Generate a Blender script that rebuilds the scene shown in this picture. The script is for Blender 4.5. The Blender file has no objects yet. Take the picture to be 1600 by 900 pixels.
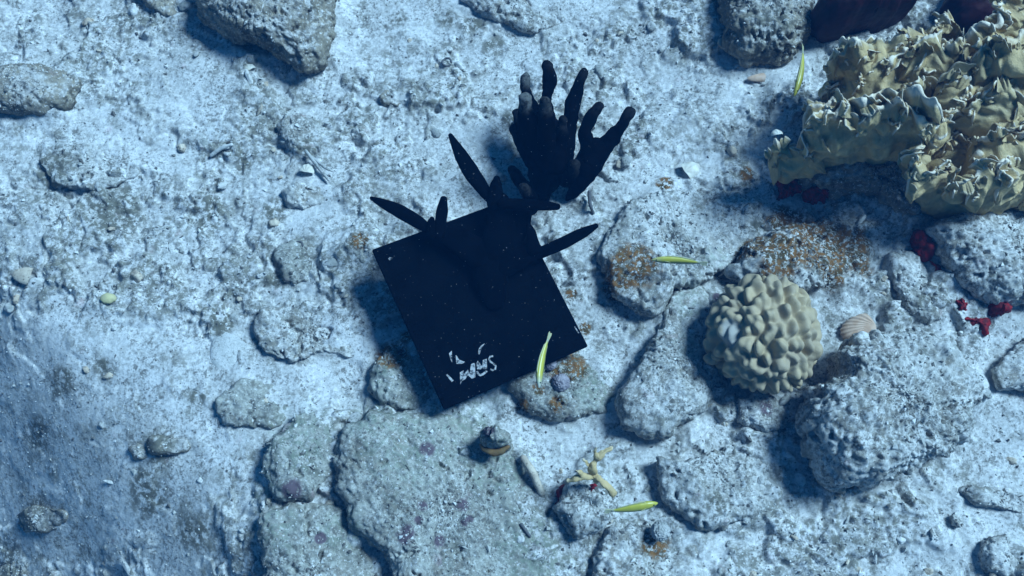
import bpy, bmesh, math, random
import numpy as np
from mathutils import Vector, Matrix

# ------------------------------------------------------------------ camera, sky, sun, exposure
scene = bpy.context.scene
COL = scene.collection
W, H, FPX = 1600.0, 900.0, 1504.0
TILT, DIST = math.radians(20.0), 1.5
cam_d = bpy.data.cameras.new('camera'); cam = bpy.data.objects.new('camera', cam_d); COL.objects.link(cam)
CAM = np.array([0.0, -DIST*math.sin(TILT), DIST*math.cos(TILT)])
cam.location = CAM; cam.rotation_euler = (TILT, 0, 0)
cam_d.sensor_width = 36.0; cam_d.lens = 36.0*FPX/W; cam_d.clip_start = 0.02; cam_d.clip_end = 200
scene.camera = cam

SUN_TO = Vector((0.76, 0.32, 1.05)).normalized()          # towards the sun: upper right of the picture
SUN_EL = math.asin(SUN_TO.z); SUN_AZ = math.atan2(SUN_TO.x, SUN_TO.y)
world = bpy.data.worlds.new('World'); scene.world = world; world.use_nodes = True
wn, wl = world.node_tree.nodes, world.node_tree.links
wn.clear()
sky = wn.new('ShaderNodeTexSky'); sky.sky_type = 'NISHITA'; sky.sun_disc = False
sky.sun_elevation = SUN_EL; sky.sun_rotation = SUN_AZ
tint = wn.new('ShaderNodeMix'); tint.data_type = 'RGBA'; tint.blend_type = 'MULTIPLY'
tint.inputs[0].default_value = 1.0
tint.inputs[7].default_value = (0.09, 0.60, 1.0, 1)        # daylight filtered by the water column
bg = wn.new('ShaderNodeBackground'); bg.inputs[1].default_value = 0.05
wo = wn.new('ShaderNodeOutputWorld')
wl.new(sky.outputs[0], tint.inputs[6]); wl.new(tint.outputs[2], bg.inputs[0]); wl.new(bg.outputs[0], wo.inputs[0])

sun_d = bpy.data.lights.new('sun', 'SUN'); sun_d.energy = 5.0; sun_d.angle = math.radians(18.0)
sun_d.color = (0.46, 0.74, 1.0)                            # sunlight after some metres of sea water
sun = bpy.data.objects.new('sun', sun_d); COL.objects.link(sun)
sun.rotation_euler = SUN_TO.to_track_quat('Z', 'Y').to_euler(); sun.location = (3, 1.5, 5)
scene.view_settings.view_transform = 'Standard'; scene.view_settings.look = 'None'
scene.view_settings.gamma = 1.0; scene.view_settings.use_curve_mapping = False
scene.view_settings.exposure = 0.66

# ------------------------------------------------------------------ numpy noise
rng = np.random.default_rng(7)
random.seed(7)
_perm = np.concatenate([rng.permutation(256)]*3).astype(np.int32)
_ang = rng.random(256)*2*np.pi
_g2 = np.stack([np.cos(_ang), np.sin(_ang)], 1).astype(np.float32)
_g3 = rng.normal(size=(256, 3)); _g3 /= np.linalg.norm(_g3, axis=1)[:, None]; _g3 = _g3.astype(np.float32)
_r3 = rng.random((256, 3)).astype(np.float32)

def fade(t): return t*t*t*(t*(t*6-15)+10)
def pn2(x, y, seed=0):
    x = np.asarray(x, np.float32)+seed*17.31; y = np.asarray(y, np.float32)+seed*9.77
    xi = np.floor(x).astype(np.int32); yi = np.floor(y).astype(np.int32)
    xf = x-xi; yf = y-yi; u = fade(xf); v = fade(yf); xi &= 255; yi &= 255
    def g(i, j):
        k = _g2[_perm[_perm[(xi+i) & 255]+((yi+j) & 255)]]
        return k[..., 0]*(xf-i)+k[..., 1]*(yf-j)
    a = g(0, 0); b = g(1, 0); c = g(0, 1); d = g(1, 1)
    a = a+u*(b-a); c = c+u*(d-c)
    return (a+v*(c-a))*1.4
def fbm2(x, y, f, oct=4, seed=0, gain=.5):
    s = 0; a = 1; t = 0
    for o in range(oct):
        s = s+a*pn2(x*f, y*f, seed+o*3); t += a; a *= gain; f *= 2.03
    return s/t
def pn3(P, f, seed=0):
    Q = P.astype(np.float32)*f+np.float32(seed*13.7)
    I = np.floor(Q).astype(np.int32); F = Q-I; U = fade(F); I &= 255
    def g(i, j, k):
        h = _perm[_perm[_perm[(I[..., 0]+i) & 255]+((I[..., 1]+j) & 255)]+((I[..., 2]+k) & 255)]
        G = _g3[h]
        return G[..., 0]*(F[..., 0]-i)+G[..., 1]*(F[..., 1]-j)+G[..., 2]*(F[..., 2]-k)
    x00 = g(0,0,0); x00 = x00+U[..., 0]*(g(1,0,0)-x00)
    x10 = g(0,1,0); x10 = x10+U[..., 0]*(g(1,1,0)-x10)
    x01 = g(0,0,1); x01 = x01+U[..., 0]*(g(1,0,1)-x01)
    x11 = g(0,1,1); x11 = x11+U[..., 0]*(g(1,1,1)-x11)
    a = x00+U[..., 1]*(x10-x00); b = x01+U[..., 1]*(x11-x01)
    return (a+U[..., 2]*(b-a))*1.5
def fbm3(P, f, oct=4, seed=0, gain=.5):
    s = 0; a = 1; t = 0
    for o in range(oct):
        s = s+a*pn3(P, f, seed+o*3); t += a; a *= gain; f *= 2.03
    return s/t
def worley3(P, f, seed=0, jit=1.0):
    Q = P.astype(np.float32)*f+np.float32(seed*7.13)
    I = np.floor(Q).astype(np.int32); F = Q-I
    d1 = np.full(Q.shape[:-1], 9., np.float32); d2 = d1.copy()
    for i in (-1,0,1):
        for j in (-1,0,1):
            for k in (-1,0,1):
                h = _perm[_perm[_perm[(I[...,0]+i) & 255]+((I[...,1]+j) & 255)]+((I[...,2]+k) & 255)]
                d = np.linalg.norm(np.array([i,j,k], np.float32)+.5+(_r3[h]-.5)*jit-F, axis=-1)
                n = d < d1
                d2 = np.where(n, d1, np.minimum(d2, d)); d1 = np.where(n, d, d1)
    return d1, d2
def sstep(a, b, x):
    t = np.clip((x-a)/(b-a), 0, 1); return t*t*(3-2*t)

# ------------------------------------------------------------------ where things are
_SD = np.linspace(-2, 4, 1201)
_t1 = np.clip((_SD-.39)/.33, 0, 1); _t2 = np.clip((_SD-.95)/.35, 0, 1)
_SZ = -np.cumsum(.94*(_t1*_t1*(3-2*_t1))*(1-_t2*_t2*(3-2*_t2)))*(_SD[1]-_SD[0])
def base(x, y):                                            # the smooth lie of the sea floor
    x = np.asarray(x, float); y = np.asarray(y, float)
    d = (-x-y)*.7071
    z = np.interp(d, _SD, _SZ)                             # slope added at the lower left, turned from the sun to dim it
    z = z+0.05*np.exp(-((x-.75)**2+(y-.35)**2)/.09)
    return z
_ct, _st = math.cos(TILT), math.sin(TILT)
def ray(px, py):
    a = (px-W/2)/FPX; b = -(py-H/2)/FPX
    return np.array([a, b*_ct+_st, b*_st-_ct])             # camera axes turned into the world
def atz(px, py, z):
    d = ray(px, py); t = (z-CAM[2])/d[2]; return CAM+d*t
def at(px, py, dz=0.0):                                    # the point dz above the sea floor seen there
    z = dz; p = atz(px, py, z)
    for _ in range(12):
        z = float(base(p[0], p[1]))+dz; p = atz(px, py, z)
    return p
MM = 0.001

# ------------------------------------------------------------------ mesh helpers
def tag(o, label=None, cat=None, group=None, kind=None):
    if label: o['label'] = label
    if cat: o['category'] = cat
    if group: o['group'] = group
    if kind: o['kind'] = kind
    return o
def make_mesh(name, V, F, mat=None, smooth=True, attrs=None):
    me = bpy.data.meshes.new(name)
    V = np.ascontiguousarray(V, np.float32); F = np.ascontiguousarray(F, np.int32)
    me.vertices.add(len(V)); me.vertices.foreach_set('co', V.ravel())
    k = F.shape[1]
    me.loops.add(F.size); me.loops.foreach_set('vertex_index', F.ravel())
    me.polygons.add(len(F)); me.polygons.foreach_set('loop_start', np.arange(0, F.size, k, dtype=np.int32))
    me.polygons.foreach_set('use_smooth', np.full(len(F), smooth))
    me.update(calc_edges=True)
    for n, a in (attrs or {}).items():
        me.attributes.new(n, 'FLOAT', 'POINT').data.foreach_set('value', np.ascontiguousarray(a, np.float32).ravel())
    if mat: me.materials.append(mat)
    return me
def link(name, me, parent=None, loc=None):
    o = bpy.data.objects.new(name, me); COL.objects.link(o)
    if loc is not None: o.location = loc
    if parent: o.parent = parent
    return o
def empty(name, loc):
    o = bpy.data.objects.new(name, None); COL.objects.link(o); o.location = loc; o.empty_display_size = .02
    return o
def grid_faces(nv, nu, wrap=False):
    m = nu if wrap else nu-1
    j = np.arange(m); i = np.arange(nv-1)
    I, J = np.meshgrid(i, j, indexing='ij'); J2 = (J+1) % nu
    return np.stack([I*nu+J, I*nu+J2, (I+1)*nu+J2, (I+1)*nu+J], -1).reshape(-1, 4)
def part(name, P, F, mat, root, smooth=True, attrs=None):
    """a mesh in world coordinates made a child of root (an unrotated Empty or mesh object)"""
    P = np.asarray(P).reshape(-1, 3)
    lo = np.array(root.location) if root.parent is None else np.array(root.location)+np.array(root.parent.location)
    c = P.mean(0)
    return link(name, make_mesh(name, P-c, F, mat, smooth, attrs), root, c-lo)
def gnormals(P, wrap=True):
    du = (np.roll(P, -1, 1)-np.roll(P, 1, 1)) if wrap else np.gradient(P, axis=1)
    dv = np.gradient(P, axis=0)
    n = np.cross(dv, du); l = np.linalg.norm(n, axis=-1, keepdims=True)
    return n/np.maximum(l, 1e-12)

# ------------------------------------------------------------------ growths that colour the rock and the sand (their own patches)
def spots(lst): return [(*at(px, py)[:2], r*MM) for px, py, r in lst]
SP = {
 'brown': spots([(985,430,38),(960,455,20),(1265,385,55),(1235,355,38),(1205,415,40),(1170,400,25),(1320,400,40),(615,560,24),(640,530,14),(885,580,30),(815,640,10),(565,388,16),
                 (893,460,10),(915,512,10),(1020,852,22),(1290,440,22),(1035,292,14),(1165,275,14),(840,615,10),(870,640,12)]),
 'green': spots([(470,690,60),(440,830,45),(640,700,80),(1075,475,40),(830,860,60),(720,670,60),(1115,415,26),(580,660,40),(1080,550,34),(540,830,40),(420,760,30),(760,620,40),(600,600,30),(780,740,50),(930,610,40)]),
 'dark':  spots([(252,700,36),(165,575,26),(430,330,30),(480,240,24),(350,500,28),(60,805,40),(20,885,45),(800,190,24),(430,440,20),(330,330,40),(180,330,60),(90,270,50),(1190,75,46),(1140,20,40),
                 (620,30,20),(770,70,26),(740,40,26),(310,620,20),(100,600,30),(380,250,25),(1180,360,20),(1440,480,24),(1110,790,24),(60,680,40),(230,770,50),(300,830,40),(700,30,24)]),
 'purple': spots([(468,770,18),(640,842,16),(665,797,9),(660,820,8),(724,794,12),(735,815,7),(727,822,8),(670,710,14),(690,850,10),(508,845,10),(870,598,14),(855,570,10),(1190,640,16),(765,690,10),(1120,470,12)]),
}
def tints(x, y):
    out = {}
    w = fbm2(x, y, 34, 3, 5)*.6
    for i, (k, ls) in enumerate(SP.items()):
        a = np.zeros(np.shape(x), np.float32)
        for sx, sy, r in ls:
            d = np.sqrt((x-sx)**2+(y-sy)**2)/r
            a = np.maximum(a, np.clip(1.25-d+w*.8, 0, 1))
        out[k] = a
    return out

# ------------------------------------------------------------------ materials
class NT:
    def __init__(s, name, rough=.85, spec=.2):
        s.m = bpy.data.materials.new(name); s.m.use_nodes = True
        s.n = s.m.node_tree.nodes; s.l = s.m.node_tree.links
        s.b = s.n['Principled BSDF']; s.b.inputs['Roughness'].default_value = rough
        s.b.inputs['Specular IOR Level'].default_value = spec
        s.pos = s.n.new('ShaderNodeNewGeometry').outputs['Position']
    def noise(s, scale, detail=4, rough=.55, vec=None):
        n = s.n.new('ShaderNodeTexNoise'); n.inputs['Scale'].default_value = scale
        n.inputs['Detail'].default_value = detail; n.inputs['Roughness'].default_value = rough
        s.l.new(vec or s.pos, n.inputs['Vector']); return n.outputs['Fac']
    def voro(s, scale, feat='F1', out='Distance'):
        n = s.n.new('ShaderNodeTexVoronoi'); n.feature = feat; n.inputs['Scale'].default_value = scale
        s.l.new(s.pos, n.inputs['Vector']); return n.outputs[out]
    def attr(s, name):
        n = s.n.new('ShaderNodeAttribute'); n.attribute_name = name; return n.outputs['Fac']
    def ramp(s, f, a, b, va=0., vb=1.):
        n = s.n.new('ShaderNodeMapRange'); n.interpolation_type = 'SMOOTHSTEP'
        for i, v in enumerate((a, b, va, vb)): n.inputs[i+1].default_value = v
        s.l.new(f, n.inputs[0]); return n.outputs[0]
    def math(s, op, a, b):
        n = s.n.new('ShaderNodeMath'); n.operation = op
        for i, v in enumerate((a, b)):
            if isinstance(v, (int, float)): n.inputs[i].default_value = v
            else: s.l.new(v, n.inputs[i])
        return n.outputs[0]
    def mix(s, f, a, b, mode='MIX'):
        n = s.n.new('ShaderNodeMix'); n.data_type = 'RGBA'; n.blend_type = mode
        if isinstance(f, (int, float)): n.inputs[0].default_value = f
        else: s.l.new(f, n.inputs[0])
        for i, v in ((6, a), (7, b)):
            if isinstance(v, tuple): n.inputs[i].default_value = (*v, 1)
            else: s.l.new(v, n.inputs[i])
        return n.outputs[2]
    def bump(s, h, dist, strength=1., prev=None):
        n = s.n.new('ShaderNodeBump'); n.inputs['Distance'].default_value = dist; n.inputs['Strength'].default_value = strength
        s.l.new(h, n.inputs['Height'])
        if prev: s.l.new(prev, n.inputs['Normal'])
        return n.outputs[0]
    def done(s, col, nrm=None):
        if isinstance(col, tuple): s.b.inputs['Base Color'].default_value = (*col, 1)
        else: s.l.new(col, s.b.inputs['Base Color'])
        if nrm: s.l.new(nrm, s.b.inputs['Normal'])
        return s.m

def reef_mat(name, pale, mid, turf, turfy, grain=1.0, dust=0.0):
    s = NT(name, .9, .06)
    c = s.mix(s.ramp(s.noise(11, 5), .35, .65), pale, mid)
    t1 = s.noise(95, 6, .68)
    c = s.mix(s.math('MULTIPLY', s.attr('crust'), s.ramp(t1, .42, .60)), c, turf)
    patch = s.ramp(s.noise(6.5, 4, .6), .40, .62, .25, 1.0)
    c = s.mix(s.math('MULTIPLY', s.math('MULTIPLY', s.ramp(s.noise(40, 7, .72), .47, .62), turfy), patch), c, turf)
    if dust:      # sand that has settled on the upward faces
        g = s.n.new('ShaderNodeNewGeometry'); sx = s.n.new('ShaderNodeSeparateXYZ'); s.l.new(g.outputs['Normal'], sx.inputs[0])
        up = s.math('MULTIPLY', s.ramp(sx.outputs[2], .62, .92), s.ramp(s.noise(34, 6, .65), .40, .58))
        c = s.mix(s.math('MULTIPLY', up, dust), c, (.58, .565, .53))
    if dust > 0:
        c = s.mix(s.math('MULTIPLY', s.ramp(s.noise(62, 6, .72), .49, .58), s.ramp(s.noise(13, 3, .6), .40, .60, .15, .85)), c, (.20, .18, .145))
    # coarse grains: dark and white specks
    fine = s.noise(210, 4, .8)
    clump = s.ramp(s.noise(17, 4, .65), .36, .62, .35, 1.0)
    c = s.mix(s.math('MULTIPLY', s.ramp(fine, .50, .60, 0, .80*grain), clump), c, (.13, .125, .11))
    c = s.mix(s.ramp(fine, .43, .34, 0, .65), c, (.76, .75, .72))
    c = s.mix(s.math('MULTIPLY', s.math('MULTIPLY', s.ramp(s.noise(100, 3, .65), .56, .64), .8*grain), clump), c, (.105, .10, .085))
    c = s.mix(s.ramp(s.noise(26, 4, .6), .64, .76, 0, .35), c, (.50, .36, .36))
    c = s.mix(s.math('MULTIPLY', s.ramp(s.attr('green'), .1, .9), s.ramp(t1, .42, .62, 0, .4)), c, (.22, .27, .20))
    c = s.mix(s.math('MULTIPLY', s.ramp(s.attr('dark'), .1, .9), s.ramp(t1, .40, .56)), c, (.12, .115, .09))
    c = s.mix(s.math('MULTIPLY', s.ramp(s.attr('purple'), .25, .7), s.ramp(t1, .34, .48)), c, (.10, .075, .085))
    bm = s.math('MULTIPLY', s.ramp(s.attr('brown'), .05, .50), s.ramp(s.noise(150, 5, .75), .43, .50))
    bc = s.mix(s.ramp(s.noise(75, 3), .42, .6), (.070, .050, .022), (.17, .085, .030))
    c = s.mix(bm, c, bc)
    n = s.bump(fine, .0011, .7)
    n = s.bump(t1, .0026, .5, n)
    return s.done(c, n)
M_sand = reef_mat('seabed_sand', (.60, .58, .54), (.48, .465, .43), (.165, .158, .125), .85, .95)
M_rock = reef_mat('encrusted_rock', (.53, .51, .465), (.41, .395, .355), (.17, .165, .135), .95, 1.2, .35)
M_green = reef_mat('algae_filmed_rock', (.345, .335, .285), (.265, .26, .22), (.11, .11, .085), .85, 1.15, .12)
M_darkrock = reef_mat('turfed_rock', (.30, .26, .195), (.205, .175, .125), (.06, .05, .032), 1.0, 1.1, .60)

def grain_mat():
    s = NT('coral_grit', .85, .2); a = s.attr('tone')
    c = s.mix(s.ramp(a, .25, .5), (.10, .095, .085), (.36, .35, .31)); c = s.mix(s.ramp(a, .6, 1.0), c, (.56, .55, .51))
    return s.done(c)
M_grit = grain_mat()
def rubble_mat(name, a, b, d):
    s = NT(name, .9, .12)
    c = s.mix(s.ramp(s.noise(60, 5, .6), .38, .62), a, b); c = s.mix(s.ramp(s.noise(230, 5, .7), .52, .66), c, d)
    return s.done(c, s.bump(s.noise(420, 4, .7), .0016, .8))
M_rub = [rubble_mat('pale_rubble', (.60, .58, .53), (.47, .46, .42), (.24, .23, .20)),
         rubble_mat('grey_rubble', (.42, .41, .38), (.30, .30, .27), (.14, .14, .12)),
         rubble_mat('tan_rubble', (.55, .47, .36), (.40, .33, .25), (.20, .15, .11)),
         rubble_mat('dark_rubble', (.13, .13, .13), (.09, .09, .09), (.05, .05, .055))]
def black_mat(name, c1, c2, tipc=None):
    s = NT(name, .9, .0)
    c = s.mix(s.ramp(s.noise(40, 5), .35, .65), c1, c2)
    c = s.mix(s.ramp(s.noise(330, 2, .5), .735, .76), c, (.25, .25, .26))       # settled sand specks
    if tipc: c = s.mix(s.math('MULTIPLY', s.attr('tip'), s.ramp(s.noise(160, 4), .25, .6)), c, tipc)
    return s.done(c, s.bump(s.noise(260, 4), .0012, .5))
M_black = black_mat('black_painted_metal', (.0014, .0018, .0028), (.0022, .0028, .004))
M_sculpt = black_mat('black_cast_resin', (.0010, .0012, .002), (.0016, .0019, .003))
M_finger = black_mat('black_sponge_skin', (.0008, .0009, .0015), (.0020, .0018, .0026), (.13, .13, .12))
s = NT('worn_letter_fill', .85, .1)
M_letter = s.done(s.mix(s.ramp(s.noise(190, 5, .75), .36, .58), (.014, .016, .020), (.36, .36, .35)))
s = NT('fire_coral_skin', .6, .25)
c = s.mix(s.ramp(s.noise(22, 4), .35, .65), (.50, .355, .165), (.38, .285, .145))
c = s.mix(s.ramp(s.noise(45, 5, .6), .52, .70, 0, .7), c, (.24, .20, .105))
c = s.mix(s.ramp(s.noise(210, 3, .6), .56, .68, 0, .35), c, (.62, .50, .30))
c = s.mix(s.ramp(s.attr('tip'), .35, 1, 0, .9), c, (.72, .62, .48))
M_fire = s.done(c, s.bump(s.noise(150, 5, .7), .0030, .7))
s = NT('hill_coral_skin', .65, .22)
c = s.mix(s.ramp(s.noise(30, 4), .35, .65), (.40, .305, .18), (.32, .25, .16))
c = s.mix(s.ramp(s.attr('dead'), .35, .8), c, (.31, .285, .24))
c = s.mix(s.ramp(s.noise(38, 3, .5), .70, .80, 0, .7), c, (.50, .43, .40))
M_hill = s.done(c, s.bump(s.noise(420, 3, .6), .001, .5))
def simple(name, a, b, sc=60, rough=.7, spec=.2, bd=.0014):
    s = NT(name, rough, spec)
    return s.done(s.mix(s.ramp(s.noise(sc, 4), .35, .65), a, b), s.bump(s.noise(sc*4, 4), bd, .6))
M_red = simple('red_sponge', (.24, .006, .009), (.09, .005, .008), 120)
M_maroon = simple('maroon_sponge', (.030, .002, .004), (.014, .002, .003), 30)
M_cup = simple('brown_cup', (.17, .095, .035), (.11, .075, .03))
M_shell = simple('tan_shell', (.56, .40, .29), (.46, .30, .20), 90, .55, .3, .0005)
M_white = simple('white_shell', (.60, .57, .48), (.48, .43, .34), 90, .5, .3, .0005)
M_yel = simple('yellow_pebble', (.50, .44, .22), (.40, .36, .20))
M_poly = simple('mauve_anemone', (.30, .27, .28), (.17, .15, .165), 120)
s = NT('wrasse_skin', .38, .5)
c = s.mix(s.ramp(s.attr('side'), .42, .60), (.13, .17, .04), (.40, .36, .045))
c = s.mix(s.ramp(s.attr('stripe'), .55, .9), c, (.05, .085, .035))
c = s.mix(s.attr('pale'), c, (.36, .38, .32))
M_fish = s.done(c)
s = NT('wrasse_fin', .4, .3); s.b.inputs['Alpha'].default_value = .55
M_fin = s.done((.62, .60, .34))
M_eye = simple('fish_eye', (.01, .01, .01), (.02, .02, .02), 60, .15, .6, .0001)

# ------------------------------------------------------------------ outlines of the rocks on the floor
def outline(poly, hgt, seed, res=.0021, ragged=.09):
    w = np.array([at(px, py, hgt*.35) for px, py in poly])[:, :2]
    x, y = w[:, 0], w[:, 1]; x2, y2 = np.roll(x, -1), np.roll(y, -1)
    cr = x*y2-x2*y; A = cr.sum()/2
    c = np.array([((x+x2)*cr).sum(), ((y+y2)*cr).sum()])/(6*A)
    R0 = math.sqrt(abs(A)/math.pi)
    nu = max(40, int(2*math.pi*R0/res)); th = np.linspace(0, 2*math.pi, nu, endpoint=False)
    rr = np.zeros(nu); dx, dy = np.cos(th), np.sin(th)
    for i in range(len(x)):
        ax, ay = x[i]-c[0], y[i]-c[1]; bx, by = x2[i]-x[i], y2[i]-y[i]
        det = dx*(-by)+dy*bx; det = np.where(np.abs(det) < 1e-12, 1e-12, det)
        t = (ax*(-by)+ay*bx)/det; u = (dx*ay-dy*ax)/det
        rr = np.where((u >= -1e-6) & (u <= 1+1e-6) & (t > 0), np.maximum(rr, t), rr)
    k = max(1, int(nu*.014)); ker = np.hanning(2*k+3); ker /= ker.sum()
    rr = np.convolve(np.concatenate([rr[-k-1:], rr, rr[:k+1]]), ker, 'valid')[:nu]
    q = max(1.5, R0/.022)
    rr = rr*(1+ragged*fbm2(dx*q, dy*q, 1.0, 3, seed+50, .6))
    return c, R0, th, rr
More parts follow.
